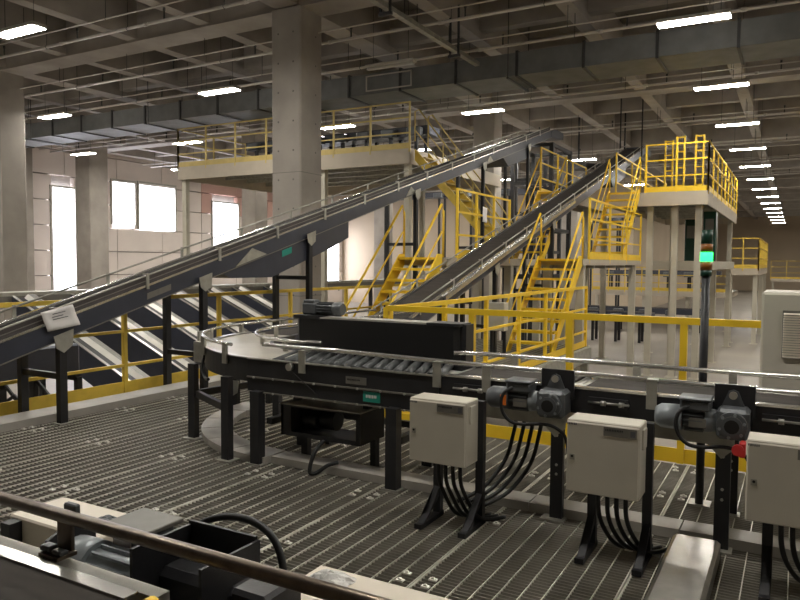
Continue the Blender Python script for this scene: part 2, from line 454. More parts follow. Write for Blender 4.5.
# ================================================================== ROLLER BED
t = thing('roller_conveyor', 'black roller conveyor with grey rollers and teal sticker on its side', 'conveyor', (-3.9, 4.4, 0))
L = 1.74
for y0 in (0, .66):
    part(t, 'side_frame', MB().box(0, L, y0, y0+.03, .585, .85), 'black')
    parts(t, 'side_flange', MB().box(0, L, y0-.012, y0+.042, .7, .712).box(0, L, y0-.014, y0+.044, .583, .592), 'plate')
part(t, 'edge_strip', MB().box(0, L, -.01, .04, .85, .858), 'steel')
for i in range(17):
    x = .24+i*.094
    part(t, 'roller', MB().cyl((min(x, L-.03), .04, .832), (x-.22, .65, .832), .031, 14), 'roller')
for i in range(9):
    for z in (.706, .588):
        x = .08+i*.2
        part(t, 'bolt', MB().cyl((x, -.022, z), (x, -.012, z), .009, 6), 'steel')
part(t, 'roller_tray', MB().box(.02, L-.02, .04, .65, .785, .795), 'chute_white')
part(t, 'sensor', MB().cyl((.45, -.035, .82), (.45, 0, .82), .03, 12), 'steel')
part(t, 'sensor_cable', MB().tube([(.45, -.02, .8), (.6, -.018, .7), (.75, -.02, .6)], .003, 5), 'rubber')
pl = part(t, 'type_plate', MB().box(.97, 1.15, -.006, 0, .735, .79), 'plate')
part(pl, 'lettering', text_marks(.985, 1.1, .762, .775, -.0065, 12), 'black')
tl = part(t, 'brand_sticker', MB().box(1.125, 1.27, -.005, 0, .615, .69), 'teal', 'teal sticker with white lettering')
part(tl, 'lettering', text_marks(1.15, 1.245, .645, .667, -.0055, 7), 'paper')
for x, y in [(.13, -.03), (1.4, -.03), (.1, .62), (1.36, .62)]:
    lg = part(t, 'leg', MB().box(x-.045, x+.045, y-.04, y+.04, .012, .6), 'black')
    part(lg, 'foot_plate', MB().box(x-.07, x+.07, y-.05, y+.05, 0, .012), 'galv')
parts(t, 'cross_brace', MB().box(.1, .16, .12, .62, .3, .35).box(1.33, 1.39, .12, .6, .3, .35).box(.1, 1.36, .6, .64, .3, .35), 'black')
dbx = part(t, 'drive_cover', MB().box(.3, 1.06, .06, .42, .485, .5).box(.3, 1.06, .06, .42, .25, .262).box(.3, .32, .06, .42, .25, .5).box(1.02, 1.06, .06, .42, .25, .5).box(.3, .5, .4, .42, .25, .5)
           .box(.3, .4, .06, .07, .262, .485).box(.4, 1.02, .06, .07, .262, .285), 'black', 'open black drive housing')
part(dbx, 'cover_top', MB().box(.29, 1.07, .05, .43, .5, .508), 'galv')
part(dbx, 'drive_motor', MB().cyl((.45, .22, .38), (.75, .22, .38), .08, 16).cyl((.5, .14, .38), (.62, .14, .38), .05, 12), 'rubber')
for x in (.34, 1.02): part(dbx, 'hanger', MB().box(x-.025, x+.025, .2, .26, .5, .6), 'black')
parts(dbx, 'drive_leg', MB().box(.32, .38, .3, .36, .012, .25).box(1.0, 1.05, .3, .36, .012, .25), 'black')
part(t, 'power_cable', MB().tube(smooth([(.72, .1, .26), (.71, -.02, .2), (.7, -.08, .1), (.71, -.1, .035), (.74, -.06, .03), (.8, .0, .08), (.86, .06, .1)]), .016, 8), 'rubber')

# vertical side belt unit
t = thing('vertical_belt_guide', 'tall black vertical belt deflector with gear motor on top', 'belt guide', (-3.98, 5.12, 0))
part(t, 'belt_loop', MB().prism([(x, y, .855) for x, y in [(.06, 0), (1.6, 0), (1.645, .04), (1.655, .1), (1.645, .16), (1.6, .2), (.06, .2), (.015, .16), (0, .1), (.015, .04)]], (0, 0, .285)), 'rubber')
part(t, 'top_cover', MB().box(.08, 1.64, .01, .19, 1.14, 1.155), 'curb')
part(t, 'end_cap', MB().prism([(x, y, 1.135) for x, y in [(.0, -.01), (.28, -.01), (.28, .22), (.0, .22), (-.02, .1)]], (0, 0, .03)), 'black')
part(t, 'end_cap', MB().box(1.36, 1.66, -.01, .21, 1.136, 1.158), 'black')
part(t, 'end_post', MB().box(1.645, 1.69, .05, .2, .8, 1.15), 'black')
for x in (.3, 1.4): part(t, 'support_foot', MB().box(x-.05, x+.05, .06, .18, .0, .87), 'black')
g = part(t, 'gear_motor', MB().box(.03, .18, .07, .19, 1.165, 1.275, .015).cyl((.1, .13, 1.15), (.1, .13, 1.17), .06, 14), 'motor', 'grey gear motor lying on top')
part(g, 'motor_body', MB().cyl((.18, .13, 1.222), (.36, .13, 1.222), .052, 18), 'motor')
for k in range(14):
    a = 2*PI*k/14; part(g, 'cooling_fin', MB().bar((.19, .13+.055*math.cos(a), 1.222+.055*math.sin(a)), (.36, .13+.055*math.cos(a), 1.222+.055*math.sin(a)), .005, .016, (0, math.cos(a), math.sin(a))), 'motor')
part(g, 'fan_cowl', MB().tube([(.36, .13, 1.222), (.42, .13, 1.222), (.45, .13, 1.222)], [.064, .064, .05], 18), 'motor')
part(g, 'terminal_box', MB().box(.04, .16, .08, .18, 1.27, 1.3, .008), 'motor')

# ================================================================== CURVED CONVEYOR
t = thing('curve_conveyor', 'ninety degree curved conveyor with pale belt and round guide rails', 'conveyor', (CC[0], CC[1], 0))
c0 = (0, 0)
part(t, 'belt', MB().ring(c0, 1.03, 1.6, PI, 1.5*PI, .8, .845, 28), 'glare_belt')
part(t, 'side_frame', MB().ring(c0, 1.6, 1.64, PI, 1.5*PI, .66, .85, 28), 'black')
part(t, 'side_frame', MB().ring(c0, .99, 1.03, PI, 1.5*PI, .66, .85, 28), 'black')
part(t, 'edge_strip', MB().ring(c0, 1.595, 1.65, PI, 1.5*PI, .85, .86, 28), 'steel')
part(t, 'guide_rail', MB().tube([(-1.66, .9, .95)]+arc(c0, 1.66, PI, 1.42*PI, .95, 26), .016, 8), 'bright_steel')
part(t, 'guide_rail', MB().tube([(-1.16, .7, .95)]+arc(c0, 1.16, PI, 1.5*PI, .95, 22)+[(.0, -1.12, .95), (.15, -1.1, .95)], .016, 8), 'bright_steel')
for a in (1.02, 1.15, 1.28, 1.4):
    for rr in (1.66,):
        x, y = rr*math.cos(a*PI), rr*math.sin(a*PI)
        part(t, 'rail_bracket', MB().box(x-.022, x+.022, y-.014, y+.014, .78, .955), 'galv')
for a in (1.06, 1.25, 1.42):
    x, y = 1.1*math.cos(a*PI), 1.1*math.sin(a*PI); part(t, 'rail_bracket', MB().box(x-.02, x+.02, y-.012, y+.012, .84, .955), 'galv')
for i, (x, y) in enumerate([(-1.14, -1.33), (-.36, -1.72), (-1.75, -.1), (-.95, -.35)]):
    lg = part(t, 'leg', MB().box(x-.04, x+.04, y-.03, y+.03, .012, .7), 'black')
    part(lg, 'foot_plate', MB().box(x-.08, x+.08, y-.07, y+.07, 0, .012), 'galv')
parts(t, 'cross_brace', MB().bar((-1.14, -1.3, .42), (-.36, -1.69, .42), .04, .06).bar((-1.14, -1.33, .42), (-.95, -.35, .42), .04, .06), 'black')
part(t, 'gusset', MB().prism([(-.48, -1.66, .66), (-.28, -1.66, .66), (-.3, -1.66, .56), (-.4, -1.66, .5)], (0, -.01, 0)), 'galv')
part(t, 'drive_cable', MB().tube(smooth([(-1.3, -1.02, .74), (-1.28, -1.08, .62), (-1.12, -1.2, .55), (-.9, -1.38, .58)]), .014, 6), 'rubber')
part(t, 'end_bracket', MB().box(-1.42, -1.3, -1.05, -.93, .66, .86).box(-1.47, -1.44, -.95, -.8, .82, .95), 'galv')
# straight feeder towards the second incline
t = thing('belt_conveyor', 'flat dark belt conveyor feeding the curve from foot of second incline', 'conveyor', (-5.03, 6.07, 0))
part(t, 'belt', MB().box(-.27, .27, 0, 2.75, .8, .845), 'belt')
for x in (-.31, .27): part(t, 'side_frame', MB().box(x, x+.04, 0, 2.75, .68, .855), 'navy_glare')
for x in (-.33, .3):
    part(t, 'guide_rail', MB().tube([(x, .9 if x < 0 else .7, .95), (x, 2.75, .95)], .016, 8), 'bright_steel')
    for y in (.6, 1.8): part(t, 'rail_bracket', MB().box(x-.015, x+.015, y-.02, y+.02, .7, .95), 'galv')
for x in (-.28, .28):
    for y in (.3, 2.4): part(t, 'leg', MB().box(x-.035, x+.035, y-.035, y+.035, 0, .7), 'black')

# ================================================================== INCLINE CONVEYORS
def incline(label, xc, hw, y0, y1, z0, sl, legs, skirt, m='navy_glare'):
    """strip (frame top) z = z0 at y0, slope sl; local y from 0"""
    t = thing('incline_conveyor', label, 'conveyor', (xc, y0, 0)); D = y1-y0
    zt = lambda y: z0+sl*y
    def slab(x0, x1, lo, hi, a=0, b=D):
        return MB().prism([(x0, a, zt(a)+lo), (x0, b, zt(b)+lo), (x0, b, zt(b)+hi), (x0, a, zt(a)+hi)], (x1-x0, 0, 0))
    part(t, 'belt', slab(-hw+.05, hw-.05, -.05, -.012), 'belt')
    part(t, 'belt', slab(-hw+.06, hw-.06, -.16, -.145), 'belt')
    for sx in (-1, 1):
        a, b = sorted((sx*(hw-.04), sx*hw))
        sf = part(t, 'side_frame', slab(a, b, -.2, -.004), m)
        part(sf, 'bottom_flange', slab(a-.006, b+.006, -.212, -.2), 'plate')
        part(t, 'edge_strip', slab(a-.008, b+.008, -.004, .022), 'bright_steel')
        # guide: skirt tube on brackets
        if sx < 0 or not skirt:
            part(t, 'guide_rail', MB().tube([(sx*(hw-.01), 0, zt(0)+.13), (sx*(hw-.01), D, zt(D)+.13)], .012, 8), 'galv')
        else:
            kb = part(t, 'skirt_board', slab(hw-.05, hw-.035, .0, .105), 'skirt', 'brown side skirt')
            part(kb, 'skirt_edge', slab(hw-.055, hw-.03, .105, .118), 'galv'); part(kb, 'skirt_rib', slab(hw-.034, hw-.03, .05, .06), 'plate')
        n = int(D/1.15)
        for i in range(n+1):
            y = .25+i*1.15
            if y > D: break
            part(t, 'rail_bracket', MB().box(sx*(hw+.014)-.008, sx*(hw+.014)+.008, y-.018, y+.018, zt(y)-.03, zt(y)+.135).box(sx*(hw-.012)-.032, sx*(hw-.012)+.032, y-.018, y+.018, zt(y)+.13, zt(y)+.145), 'galv')
    # far skirt board (brownish)
    for (y, zb) in legs:
        fr = None
        for sx in (-1, 1):
            x = sx*(hw-.0)
            lg = part(t, 'leg', MB().box(x-.035, x+.035, y-.04, y+.04, zb, zt(y)-.2), 'black')
            part(lg, 'foot_plate', MB().box(x-.06, x+.06, y-.07, y+.07, zb, zb+.012), 'galv')
            part(lg, 'gusset', MB().prism([(x+.04, y-.11, zt(y-.11)-.13), (x+.04, y+.11, zt(y+.11)-.13), (x+.04, y+.1, zt(y)-.26), (x+.04, y, zt(y)-.33), (x+.04, y-.08, zt(y)-.28)], (.008, 0, 0)), 'galv')
        zr = zb+(.45 if zt(y)-zb < 2.2 else (zt(y)-zb)*.62)
        parts(t, 'cross_brace', MB().box(-hw, hw, y-.025, y+.025, zr, zr+.06), 'black')
        if zt(y)-zb > 3: parts(t, 'cross_brace', MB().box(-hw, hw, y-.025, y+.025, zr-1.3, zr-1.24), 'black')
    return t, zt, slab
t1, zt, slab = incline('long dark incline conveyor climbing past the concrete column with white paper taped on', -6.72, .32, 3.0, 20.4, .638, .2815,
    [(1.47, 0), (3.42, 0), (5.6, 0), (9.0, 0), (12.3, FL), (15.4, FL)], True)
ud = part(t1, 'drive_cover', MB().prism([(-.3, 3.75, zt(3.75)-.21), (-.3, 6.7, zt(6.7)-.21), (-.3, 6.7, zt(6.7)-.48), (-.3, 6.2, zt(6.2)-.52), (-.3, 4.75, zt(4.75)-.55), (-.3, 3.95, zt(4.75)-.55)], (.6, 0, 0)), 'navy_glare', 'dark belt drive housing below frame')
sk = part(ud, 'brand_sticker', MB().prism([(.301, 4.98, zt(4.98)-.33), (.301, 5.2, zt(5.2)-.33), (.301, 5.2, zt(5.2)-.24), (.301, 4.98, zt(4.98)-.24)], (.004, 0, 0)), 'teal', 'small teal sticker')
part(t1, 'warning_triangle', MB().prism([(.321, 4.0, zt(4.0)-.19), (.321, 4.62, zt(4.62)-.19), (.321, 4.32, zt(4.32)-.03)], (.008, 0, 0)), 'galv', 'triangular grey gusset plate')
part(t1, 'type_plate', MB().prism([(.321, 2.55, zt(2.55)-.15), (.321, 2.9, zt(2.9)-.15), (.321, 2.9, zt(2.9)-.08), (.321, 2.55, zt(2.55)-.08)], (.004, 0, 0)), 'plate')
for y in (12.5, 8.6): part(t1, 'warning_triangle', MB().prism([(.321, y, zt(y)-.19), (.321, y+.4, zt(y+.4)-.19), (.321, y+.2, zt(y+.2)-.04)], (.008, 0, 0)), 'galv', 'triangular grey gusset plate')
part(t1, 'drive_cover', MB().prism([(-.3, 13.6, zt(13.6)-.21), (-.3, 15.4, zt(15.4)-.21), (-.3, 15.4, zt(15.4)-.5), (-.3, 14.0, zt(14.0)-.5)], (.6, 0, 0)), 'navy_glare')
# flat head of the first incline
yh = 17.4
part(t1, 'head_frame', MB().prism([(-.33, yh, zt(yh)-.2), (-.33, yh, zt(yh)), (-.33, yh+.5, zt(yh)+.1), (-.33, yh+1.2, zt(yh)+.1), (-.33, yh+1.2, zt(yh)-.1)], (.66, 0, 0)), 'navy_glare')
t2, zt2, slab2 = incline('second dark incline conveyor rising between the two yellow stairs', -5.1, .32, 8.85, 26.2, .84, .2845,
    [(1.0, 0), (3.2, 0), (6.6, FL)], False, 'navy_glare')
part(t2, 'cable_duct', MB().prism([(.33, 1.0, zt2(1.0)-.07), (.33, 8.2, zt2(8.2)-.07), (.33, 8.2, zt2(8.2)+.0), (.33, 1.0, zt2(1.0)+.0)], (.06, 0, 0)), 'bright_steel', 'pale cable duct')
for sx in (-.36, .36): part(t2, 'hanger_rod', MB().box(sx-.02, sx+.02, 16.4, 16.44, zt2(16.4)-.2, 8.0), 'black')
part(t2, 'drive_cover', MB().prism([(-.3, 12.2, zt2(12.2)-.21), (-.3, 14.2, zt2(14.2)-.21), (-.3, 14.2, zt2(14.2)-.5), (-.3, 12.5, zt2(12.5)-.5)], (.6, 0, 0)), 'navy_glare')
part(t2, 'head_frame', MB().box(-.33, .33, 17.2, 18.4, zt2(17.3)-.2, zt2(17.3)), 'navy_glare')
# paper sheets taped on the first conveyor
def sheet(label, pts, lines=True):
    mb = MB(); p = [Vector(q) for q in pts]; vs = []; n = 6
    nrm = (p[1]-p[0]).cross(p[3]-p[0]).normalized()
    for j in range(n+1):
        for i in range(n+1):
            u, v = i/n, j/n
            q = p[0].lerp(p[1], u).lerp(p[3].lerp(p[2], u), v)
            vs.append(q+nrm*(.006*math.sin(5*u+3*v)+.004*math.sin(9*v)))
    mb._add(vs, [(j*(n+1)+i, j*(n+1)+i+1, (j+1)*(n+1)+i+1, (j+1)*(n+1)+i) for j in range(n) for i in range(n)], True)
    o = single('paper_sheet', mb, 'paper', label, 'paper')
    md = o.modifiers.new('thickness', 'SOLIDIFY'); md.thickness = .0008
    if lines:
        lm = MB()
        for v, a, b in ((.78, .3, .7), (.64, .25, .6), (.52, .25, .72)):
            q0 = p[0].lerp(p[1], a).lerp(p[3].lerp(p[2], a), v)+nrm*.013; q1 = p[0].lerp(p[1], b).lerp(p[3].lerp(p[2], b), v)+nrm*.013
            lm.bar(q0, q1, .001, .008)
        part(o, 'printed_line', lm, 'ink')
    return o
zz = lambda y: .638+.2815*(y-3.0)
sheet('white paper sheet taped over side of the long incline conveyor', [(-6.36, 4.3, .945), (-6.35, 4.66, .99), (-6.37, 4.58, 1.2), (-6.38, 4.24, 1.135)])

# ================================================================== CONTROL BOXES
def control_box(label, x0, y0, zb=.36, zt_=.77, wd=.405, dp=.2, m='box_grey', lw=True):
    t = thing('control_box', label, 'control box', (x0, y0, 0))
    part(t, 'enclosure', MB().box(0, wd, .012, dp, zb, zt_, .006), m)
    part(t, 'door', MB().box(.004, wd-.004, 0, .014, zb+.006, zt_-.012, .004), m)
    lk = part(t, 'lock', MB().box(.022, .05, -.004, 0, (zb+zt_)/2-.02, (zb+zt_)/2+.012), 'galv')
    part(lk, 'key_slot', MB().cyl((.036, -.006, (zb+zt_)/2), (.036, -.003, (zb+zt_)/2), .007, 10), 'rubber')
    lp = part(t, 'label_plate', MB().box(wd-.19, wd-.015, -.003, 0, zt_-.07, zt_-.02), 'plate')
    part(lp, 'lettering', text_marks(wd-.18, wd-.085, zt_-.042, zt_-.03, -.0032, 11), 'black')
    part(lp, 'code_field', MB().box(wd-.048, wd-.022, -.0036, -.003, zt_-.062, zt_-.03), 'ink')
    part(t, 'number_label', text_marks(.006, .06, zt_-.03, zt_-.018, -.001, 6), 'ink')
    vc = part(t, 'vent_cover', MB().box(wd, wd+.012, .06, .15, zt_-.14, zt_-.03, .003), m)
    for i, x in enumerate((.1, wd+.01)):
        up_ = part(t, 'upright', MB().box(x-.025, x+.025, dp, dp+.045, .0, zt_-.02 if i else zb+.1), 'black')
        part(up_, 'foot', MB().box(x-.025, x+.025, -.06, dp+.06, 0, .03).prism([(x-.02, -.02, .03), (x-.02, .02, .03), (x-.02, dp+.0, .2), (x-.02, dp, .14)], (.04, 0, 0)), 'black')
    for k in range(4):
        x = .16+k*.05
        part(t, 'cable', MB().tube(smooth([(x, .1, zb+.01), (x+.005, .1, zb-.12), (x+.03, .13, zb-.22), (x+.08, .17, .07), (x+.13, .24, .03), (x+.2, .36, .02)]), .013, 8), 'rubber')
    return t
control_box('grey control box next to the roller bed, first of the row', -2.09, 3.85, .405, .805, .385)
control_box('grey control box between the two gear motors', -1.09, 3.85, .375, .785, .395)
control_box('grey control box beside a red button, last of the row', -.185, 3.85, .375, .785, .41)
eb = single('emergency_button', MB().box(-.235, -.205, 4.12, 4.2, .62, .7, .006).cyl((-.24, 4.11, .665), (-.24, 4.09, .665), .03, 14), 'red', 'red push button box on the conveyor leg', 'button')
# cables hanging behind boxes from the conveyor
for i, x in enumerate((-1.66, -1.6, -1.54, -1.48)):
    single('hanging_cable', MB().tube(smooth([(x, 4.62, .575), (x-.01, 4.6, .48), (x-.04, 4.52, .3), (x-.13, 4.36, .14), (x-.26, 4.22, .06)]), .014, 8), 'rubber',
        'black cable hanging below belt conveyor toward first control box', 'cable', 'cables hanging below the first belt conveyor')

# ================================================================== STACK LIGHT, CABINET
t = thing('signal_tower', 'signal light tower on black pole with the green lamp lit', 'signal light', (-.53, 5.16, 0))
part(t, 'foot_plate', MB().box(-.07, .07, -.05, .09, 0, .012), 'galv')
part(t, 'pole', MB().cyl((0, 0, .012), (0, 0, 1.58), .027, 14), 'black')
part(t, 'base', MB().cyl((0, 0, 1.57), (0, 0, 1.61), .036, 16), 'dark_green')
part(t, 'amber_lens', MB().cyl((0, 0, 1.61), (0, 0, 1.665), .038, 16), 'amber')
part(t, 'green_lens', MB().cyl((0, 0, 1.668), (0, 0, 1.73), .04, 16), 'green_lamp', 'lit green lamp segment')
part(t, 'red_lens', MB().cyl((0, 0, 1.733), (0, 0, 1.785), .038, 16), 'amber')
part(t, 'cap', MB().cyl((0, 0, 1.788), (0, 0, 1.88), .038, 16, .034), 'dark_green')
t = thing('electrical_cabinet', 'tall grey electrical cabinet with a louvred vent', 'cabinet', (-.2, 5.45, 0))
part(t, 'body', MB().box(0, .8, .02, .6, .0, 1.46, .01), 'box_grey')
part(t, 'door', MB().box(.01, .79, 0, .022, .08, 1.45, .006), 'box_grey')
lv = part(t, 'louvre_frame', MB().box(.13, .44, -.004, 0, 1.015, 1.34), 'plate')
for i in range(18): part(lv, 'slat', MB().prism([(.135, -.004, 1.03+i*.017), (.135, -.022, 1.022+i*.017), (.135, -.004, 1.034+i*.017)], (.3, 0, 0)), 'box_cream')

# ================================================================== NEAR CONVEYOR
t = thing('belt_conveyor', 'worn belt conveyor with brown pipe rail close to the camera', 'conveyor', (-3.6, .5, 0))
part(t, 'belt', MB().box(0, 2.22, .05, .6, .8, .845), 'belt')
part(t, 'edge_strip', MB().box(0, 2.24, .6, .642, .845, .852), 'bright_steel')
part(t, 'side_frame', MB().box(0, 2.3, .642, .685, .66, .85), 'galv')
part(t, 'side_frame', MB().box(0, 2.3, -.02, .05, .66, .85), 'brown_steel')
er = part(t, 'end_roller', MB().cyl((2.32, .05, .8), (2.32, .64, .8), .045, 14), 'brown_steel')
part(er, 'bearing_cap', MB().cyl((2.31, .6, .835), (2.31, .63, .835), .028, 12), 'yellow')
part(t, 'belt', MB().box(2.42, 4.6, .05, .6, .8, .845), 'belt')
part(t, 'side_frame', MB().box(2.36, 4.6, .642, .72, .62, .82), 'brown_steel'); part(t, 'side_frame', MB().box(2.36, 4.6, -.02, .05, .66, .85), 'brown_steel')
part(t, 'guide_rail', MB().tube([(0, .695, .955), (5.2, .695, .955)], .018, 14), 'brown_steel', 'brown pipe guide rail')
for x in (.5, 1.88, 3.2):
    rb = part(t, 'rail_bracket', MB().box(x-.03, x+.03, .7, .71, .86, .955).box(x-.04, x+.04, .65, .71, .85, .86), 'brown_steel')
    parts(rb, 'clamp', MB().box(x-.05, x-.01, .66, .69, .86, .876, .003).box(x-.0, x+.04, .66, .685, .86, .872, .003).box(x-.025, x+.025, .715, .735, .945, .98, .004), 'motor')
for x in (.3, 2.2, 4.3):
    for y in (0, .66): part(t, 'leg', MB().box(x-.035, x+.035, y-.03, y+.03, 0, .68), 'black')
g = part(t, 'gear_motor', MB().box(2.07, 2.36, .84, .98, .6, .8, .02), 'black', 'grey gear motor beside the frame')
part(g, 'motor_body', MB().cyl((1.88, .81, .77), (2.06, .81, .77), .056, 18), 'motor_light')
for k in range(12):
    a = 2*PI*k/12; part(g, 'cooling_fin', MB().bar((1.89, .81+.058*math.cos(a), .77+.058*math.sin(a)), (2.05, .81+.058*math.cos(a), .77+.058*math.sin(a)), .006, .018, (0, math.cos(a), math.sin(a))), 'motor_light')
part(g, 'fan_cowl', MB().tube([(1.76, .81, .77), (1.78, .81, .77), (1.88, .81, .77)], [.05, .07, .072], 18), 'motor_light')
part(g, 'cowl_guard', MB().prism([(1.735, .74, .68), (1.735, .9, .68), (1.735, .9, .86), (1.735, .83, .875), (1.735, .74, .84)], (.012, 0, 0)), 'black')
part(g, 'terminal_box', MB().box(1.87, 2.02, .855, .97, .79, .875, .012), 'motor')
part(g, 'cover_plate', MB().box(1.86, 2.035, .845, .985, .872, .886, .003), 'plate')
part(g, 'warning_sticker', MB().box(1.89, 1.96, .851, .856, .805, .86), 'paper')
part(g, 'torque_plate', MB().box(2.08, 2.09, .75, .97, .66, .885), 'black')
part(g, 'torque_plate', MB().box(2.08, 2.33, .96, .97, .62, .895), 'black')
part(g, 'torque_plate', MB().box(2.33, 2.34, .75, .97, .66, .885), 'black')
part(g, 'bearing_block', MB().box(2.43, 2.54, .75, .9, .6, .86, .01), 'black')
part(g, 'motor_cable', MB().tube(smooth([(2.06, .97, .84), (2.1, 1.0, .88), (2.18, 1.02, .905), (2.28, 1.02, .905), (2.36, 1.01, .87), (2.4, 1.0, .78), (2.41, 1.0, .6)]), .011, 8), 'rubber')
def near_box(label, x0, bag):
    t = thing('control_box', label, 'control box', (x0, 1.43, 0))
    part(t, 'enclosure', MB().box(0, .45, 0, .21, .36, .77, .006), 'box_cream')
    part(t, 'door', MB().box(.004, .446, .21, .222, .366, .764, .004), 'box_cream')
    for x in (.05, .4):
        u = part(t, 'upright', MB().box(x-.025, x+.025, -.045, 0, 0, .76), 'black'); part(u, 'foot', MB().box(x-.025, x+.025, -.06, .2, 0, .03), 'black')
    part(t, 'cable_gland', MB().cyl((-.03, .1, .72), (0, .1, .72), .04, 12), 'rubber')
    return t
near_box('cream control box standing behind the nearest conveyor, with wood shavings on top', -2.35, False)
near_box('cream control box with a crumpled plastic bag on top', -1.18, True)
def crumple(name, mname, label, cat, c, sx, sy, sz, seed):
    rnd = random.Random(seed); mb = MB(); n = 10; vs = []
    for j in range(n+1):
        for i in range(n+1):
            u, v = i/n*2-1, j/n*2-1; e = max(0, 1-max(abs(u), abs(v))**3)
            vs.append((c[0]+u*sx+rnd.uniform(-.1, .1)*sx, c[1]+v*sy+rnd.uniform(-.1, .1)*sy, c[2]+sz*e*rnd.uniform(.3, 1)+.001))
    mb._add(vs, [(j*(n+1)+i, j*(n+1)+i+1, (j+1)*(n+1)+i+1, (j+1)*(n+1)+i) for j in range(n) for i in range(n)])
    o = single(name, mb, mname, label, cat); md = o.modifiers.new('thickness', 'SOLIDIFY'); md.thickness = .002; md.offset = 1
    return o
crumple('plastic_bag', 'plastic_bag', 'crumpled clear plastic bag lying on a cream control box', 'bag', (-1.09, 1.55, .77), .06, .06, .03, 3)
crumple('debris_scraps', 'motor', 'small pile of grey scraps on a cream control box', 'debris', (-2.0, 1.56, .77), .045, .03, .012, 5)

# ================================================================== STAIRS
def stair(label, x0, x1, y0, y1, z0, z1, n, m='yellow', hr=.92, group=None):
    t = thing('yellow_stair', label, 'stairs', (x0, y0, z0), 0, group); W, D, H_ = x1-x0, y1-y0, z1-z0
    for i in range(1, n+1):
        y, z = D*(i-.5)/n, H_*i/n
        part(t, 'tread', MB().box(.04, W-.04, y-D/n*.55, y+D/n*.55, z-.045, z), m)
    for x in (0, W-.03):
        part(t, 'stringer', MB().prism([(x, -.1, 0), (x, .12, 0), (x, D+.02, H_-.14), (x, D+.02, H_+.06), (x, D-.14, H_+.06)], (.03, 0, 0)), m)
    for x in (.0, W):
        hrp = MB().tube([(x, -.15, .05), (x, -.12, hr-.12), (x, -.02, hr), (x, D-.02, H_+hr+.02), (x, D+.05, H_+hr-.1), (x, D+.05, H_)], .021, 8)
        part(t, 'handrail', hrp, m)
        part(t, 'mid_rail', MB().tube([(x, -.12, hr*.5), (x, D, H_+hr*.5)], .016, 8), m)
    return t
LZ = 1.74; PZ = 3.6
stair('yellow steel stair rising from the grating right of second incline', -4.68, -3.8, 12.45, 14.3, 0, LZ, 9)
stair('yellow steel stair rising between the two incline conveyors', -6.32, -5.52, 9.5, 11.35, 0, LZ, 9)
stair('upper yellow stair flight climbing to the high railed platform', -4.62, -3.8, 18.2, 20.1, LZ, PZ, 9)
stair('upper yellow stair flight partly hidden behind second incline', -6.3, -5.55, 17.2, 19.1, LZ, PZ, 9)

def platform(label, x0, x1, y0, y1, z, posts, rails, deck_t=.09, fm='fascia', pm='post_beige', fh=.22, hr=1.28, rm='yellow', name='steel_platform'):
    t = thing(name, label, 'platform', (x0, y0, z)); W, D = x1-x0, y1-y0
    part(t, 'deck_plate', MB().box(0, W, 0, D, -.05, 0), 'galv')
    for a in ((0, W, -.02, .02), (0, W, D-.02, D+.02), (-.02, .02, 0, D), (W-.02, W+.02, 0, D)):
        part(t, 'edge_beam', MB().box(a[0], a[1], a[2], a[3], -.05-fh, -.01), fm)
    k = max(1, int(D/1.2))
    for i in range(1, k+1):
        y = D*i/(k+1); part(t, 'joist', MB().box(0, W, y-.04, y+.04, -.2, -.05), 'galv')
    for (x, y, zb) in posts:
        p = part(t, 'support_post', MB().box(x-x0-.08, x-x0+.08, y-y0-.08, y-y0+.08, zb-z, -.05-fh*.5), pm)
        part(p, 'foot_plate', MB().box(x-x0-.15, x-x0+.15, y-y0-.15, y-y0+.15, zb-z, zb-z+.02), pm)
    for (a, b, n) in rails:
        a, b = Vector((a[0]-x0, a[1]-y0, 0)), Vector((b[0]-x0, b[1]-y0, 0)); d = b-a
        for i in range(n):
            p = a+d*(i/(n-1)); part(t, 'rail_post', MB().box(p.x-.022, p.x+.022, p.y-.022, p.y+.022, -.1, hr), rm)
        for zr in (hr-.02, hr*.66, hr*.33): part(t, 'rail', MB().bar(a+Vector((0, 0, zr)), b+Vector((0, 0, zr)), .036, .036), rm)
        part(t, 'kick_plate', MB().bar(a+Vector((0, 0, .07)), b+Vector((0, 0, .07)), .012, .15), rm)
    return t
platform('middle landing with yellow rails at the head of right-hand stair', -4.7, -3.8, 14.32, 20.4, LZ, [(-3.9, 14.6, FL), (-3.9, 19.9, FL), (-4.6, 14.6, FL), (-4.6, 17.5, FL)],
         [((-3.8, 14.85), (-3.8, 20.4), 4)], fh=.08)
platform('middle landing with yellow rails at the head of stair between conveyors', -6.32, -5.48, 11.4, 19.4, LZ, [(-6.3, 14.8, FL), (-5.55, 14.8, FL), (-6.3, 19, FL), (-5.55, 19, FL)],
         [((-5.48, 11.9), (-5.48, 14.6), 4)], fh=.1)
platform('high railed platform on beige posts behind the lit signal light', -4.7, -2.1, 20.3, 30.3, PZ,
         [(-3.6, 20.7, FL), (-2.95, 20.7, FL), (-2.35, 20.7, FL), (-3.4, 23.5, FL), (-2.3, 24.5, FL), (-3.4, 29.6, FL), (-2.25, 29.6, FL), (-4.5, 26, FL)],
         [((-3.68, 20.32), (-2.1, 20.32), 3), ((-2.1, 20.32), (-2.1, 30.3), 9), ((-4.7, 21.3), (-4.7, 30.3), 5)], hr=1.3, fh=.32)
platform('high platform beside the head of the long incline conveyor', -6.3, -5.5, 19.2, 24.0, PZ, [(-6.2, 23.8, FL), (-5.6, 23.8, FL)], [((-6.3, 19.2), (-6.3, 24.0), 4)])
hp = [o for o in bpy.data.objects if o.get('label', '').startswith('high railed platform')][0]
part(hp, 'lower_deck', MB().box(1.0, 2.6, 1.2, 9.4, LZ-PZ-.05, LZ-PZ), 'galv')
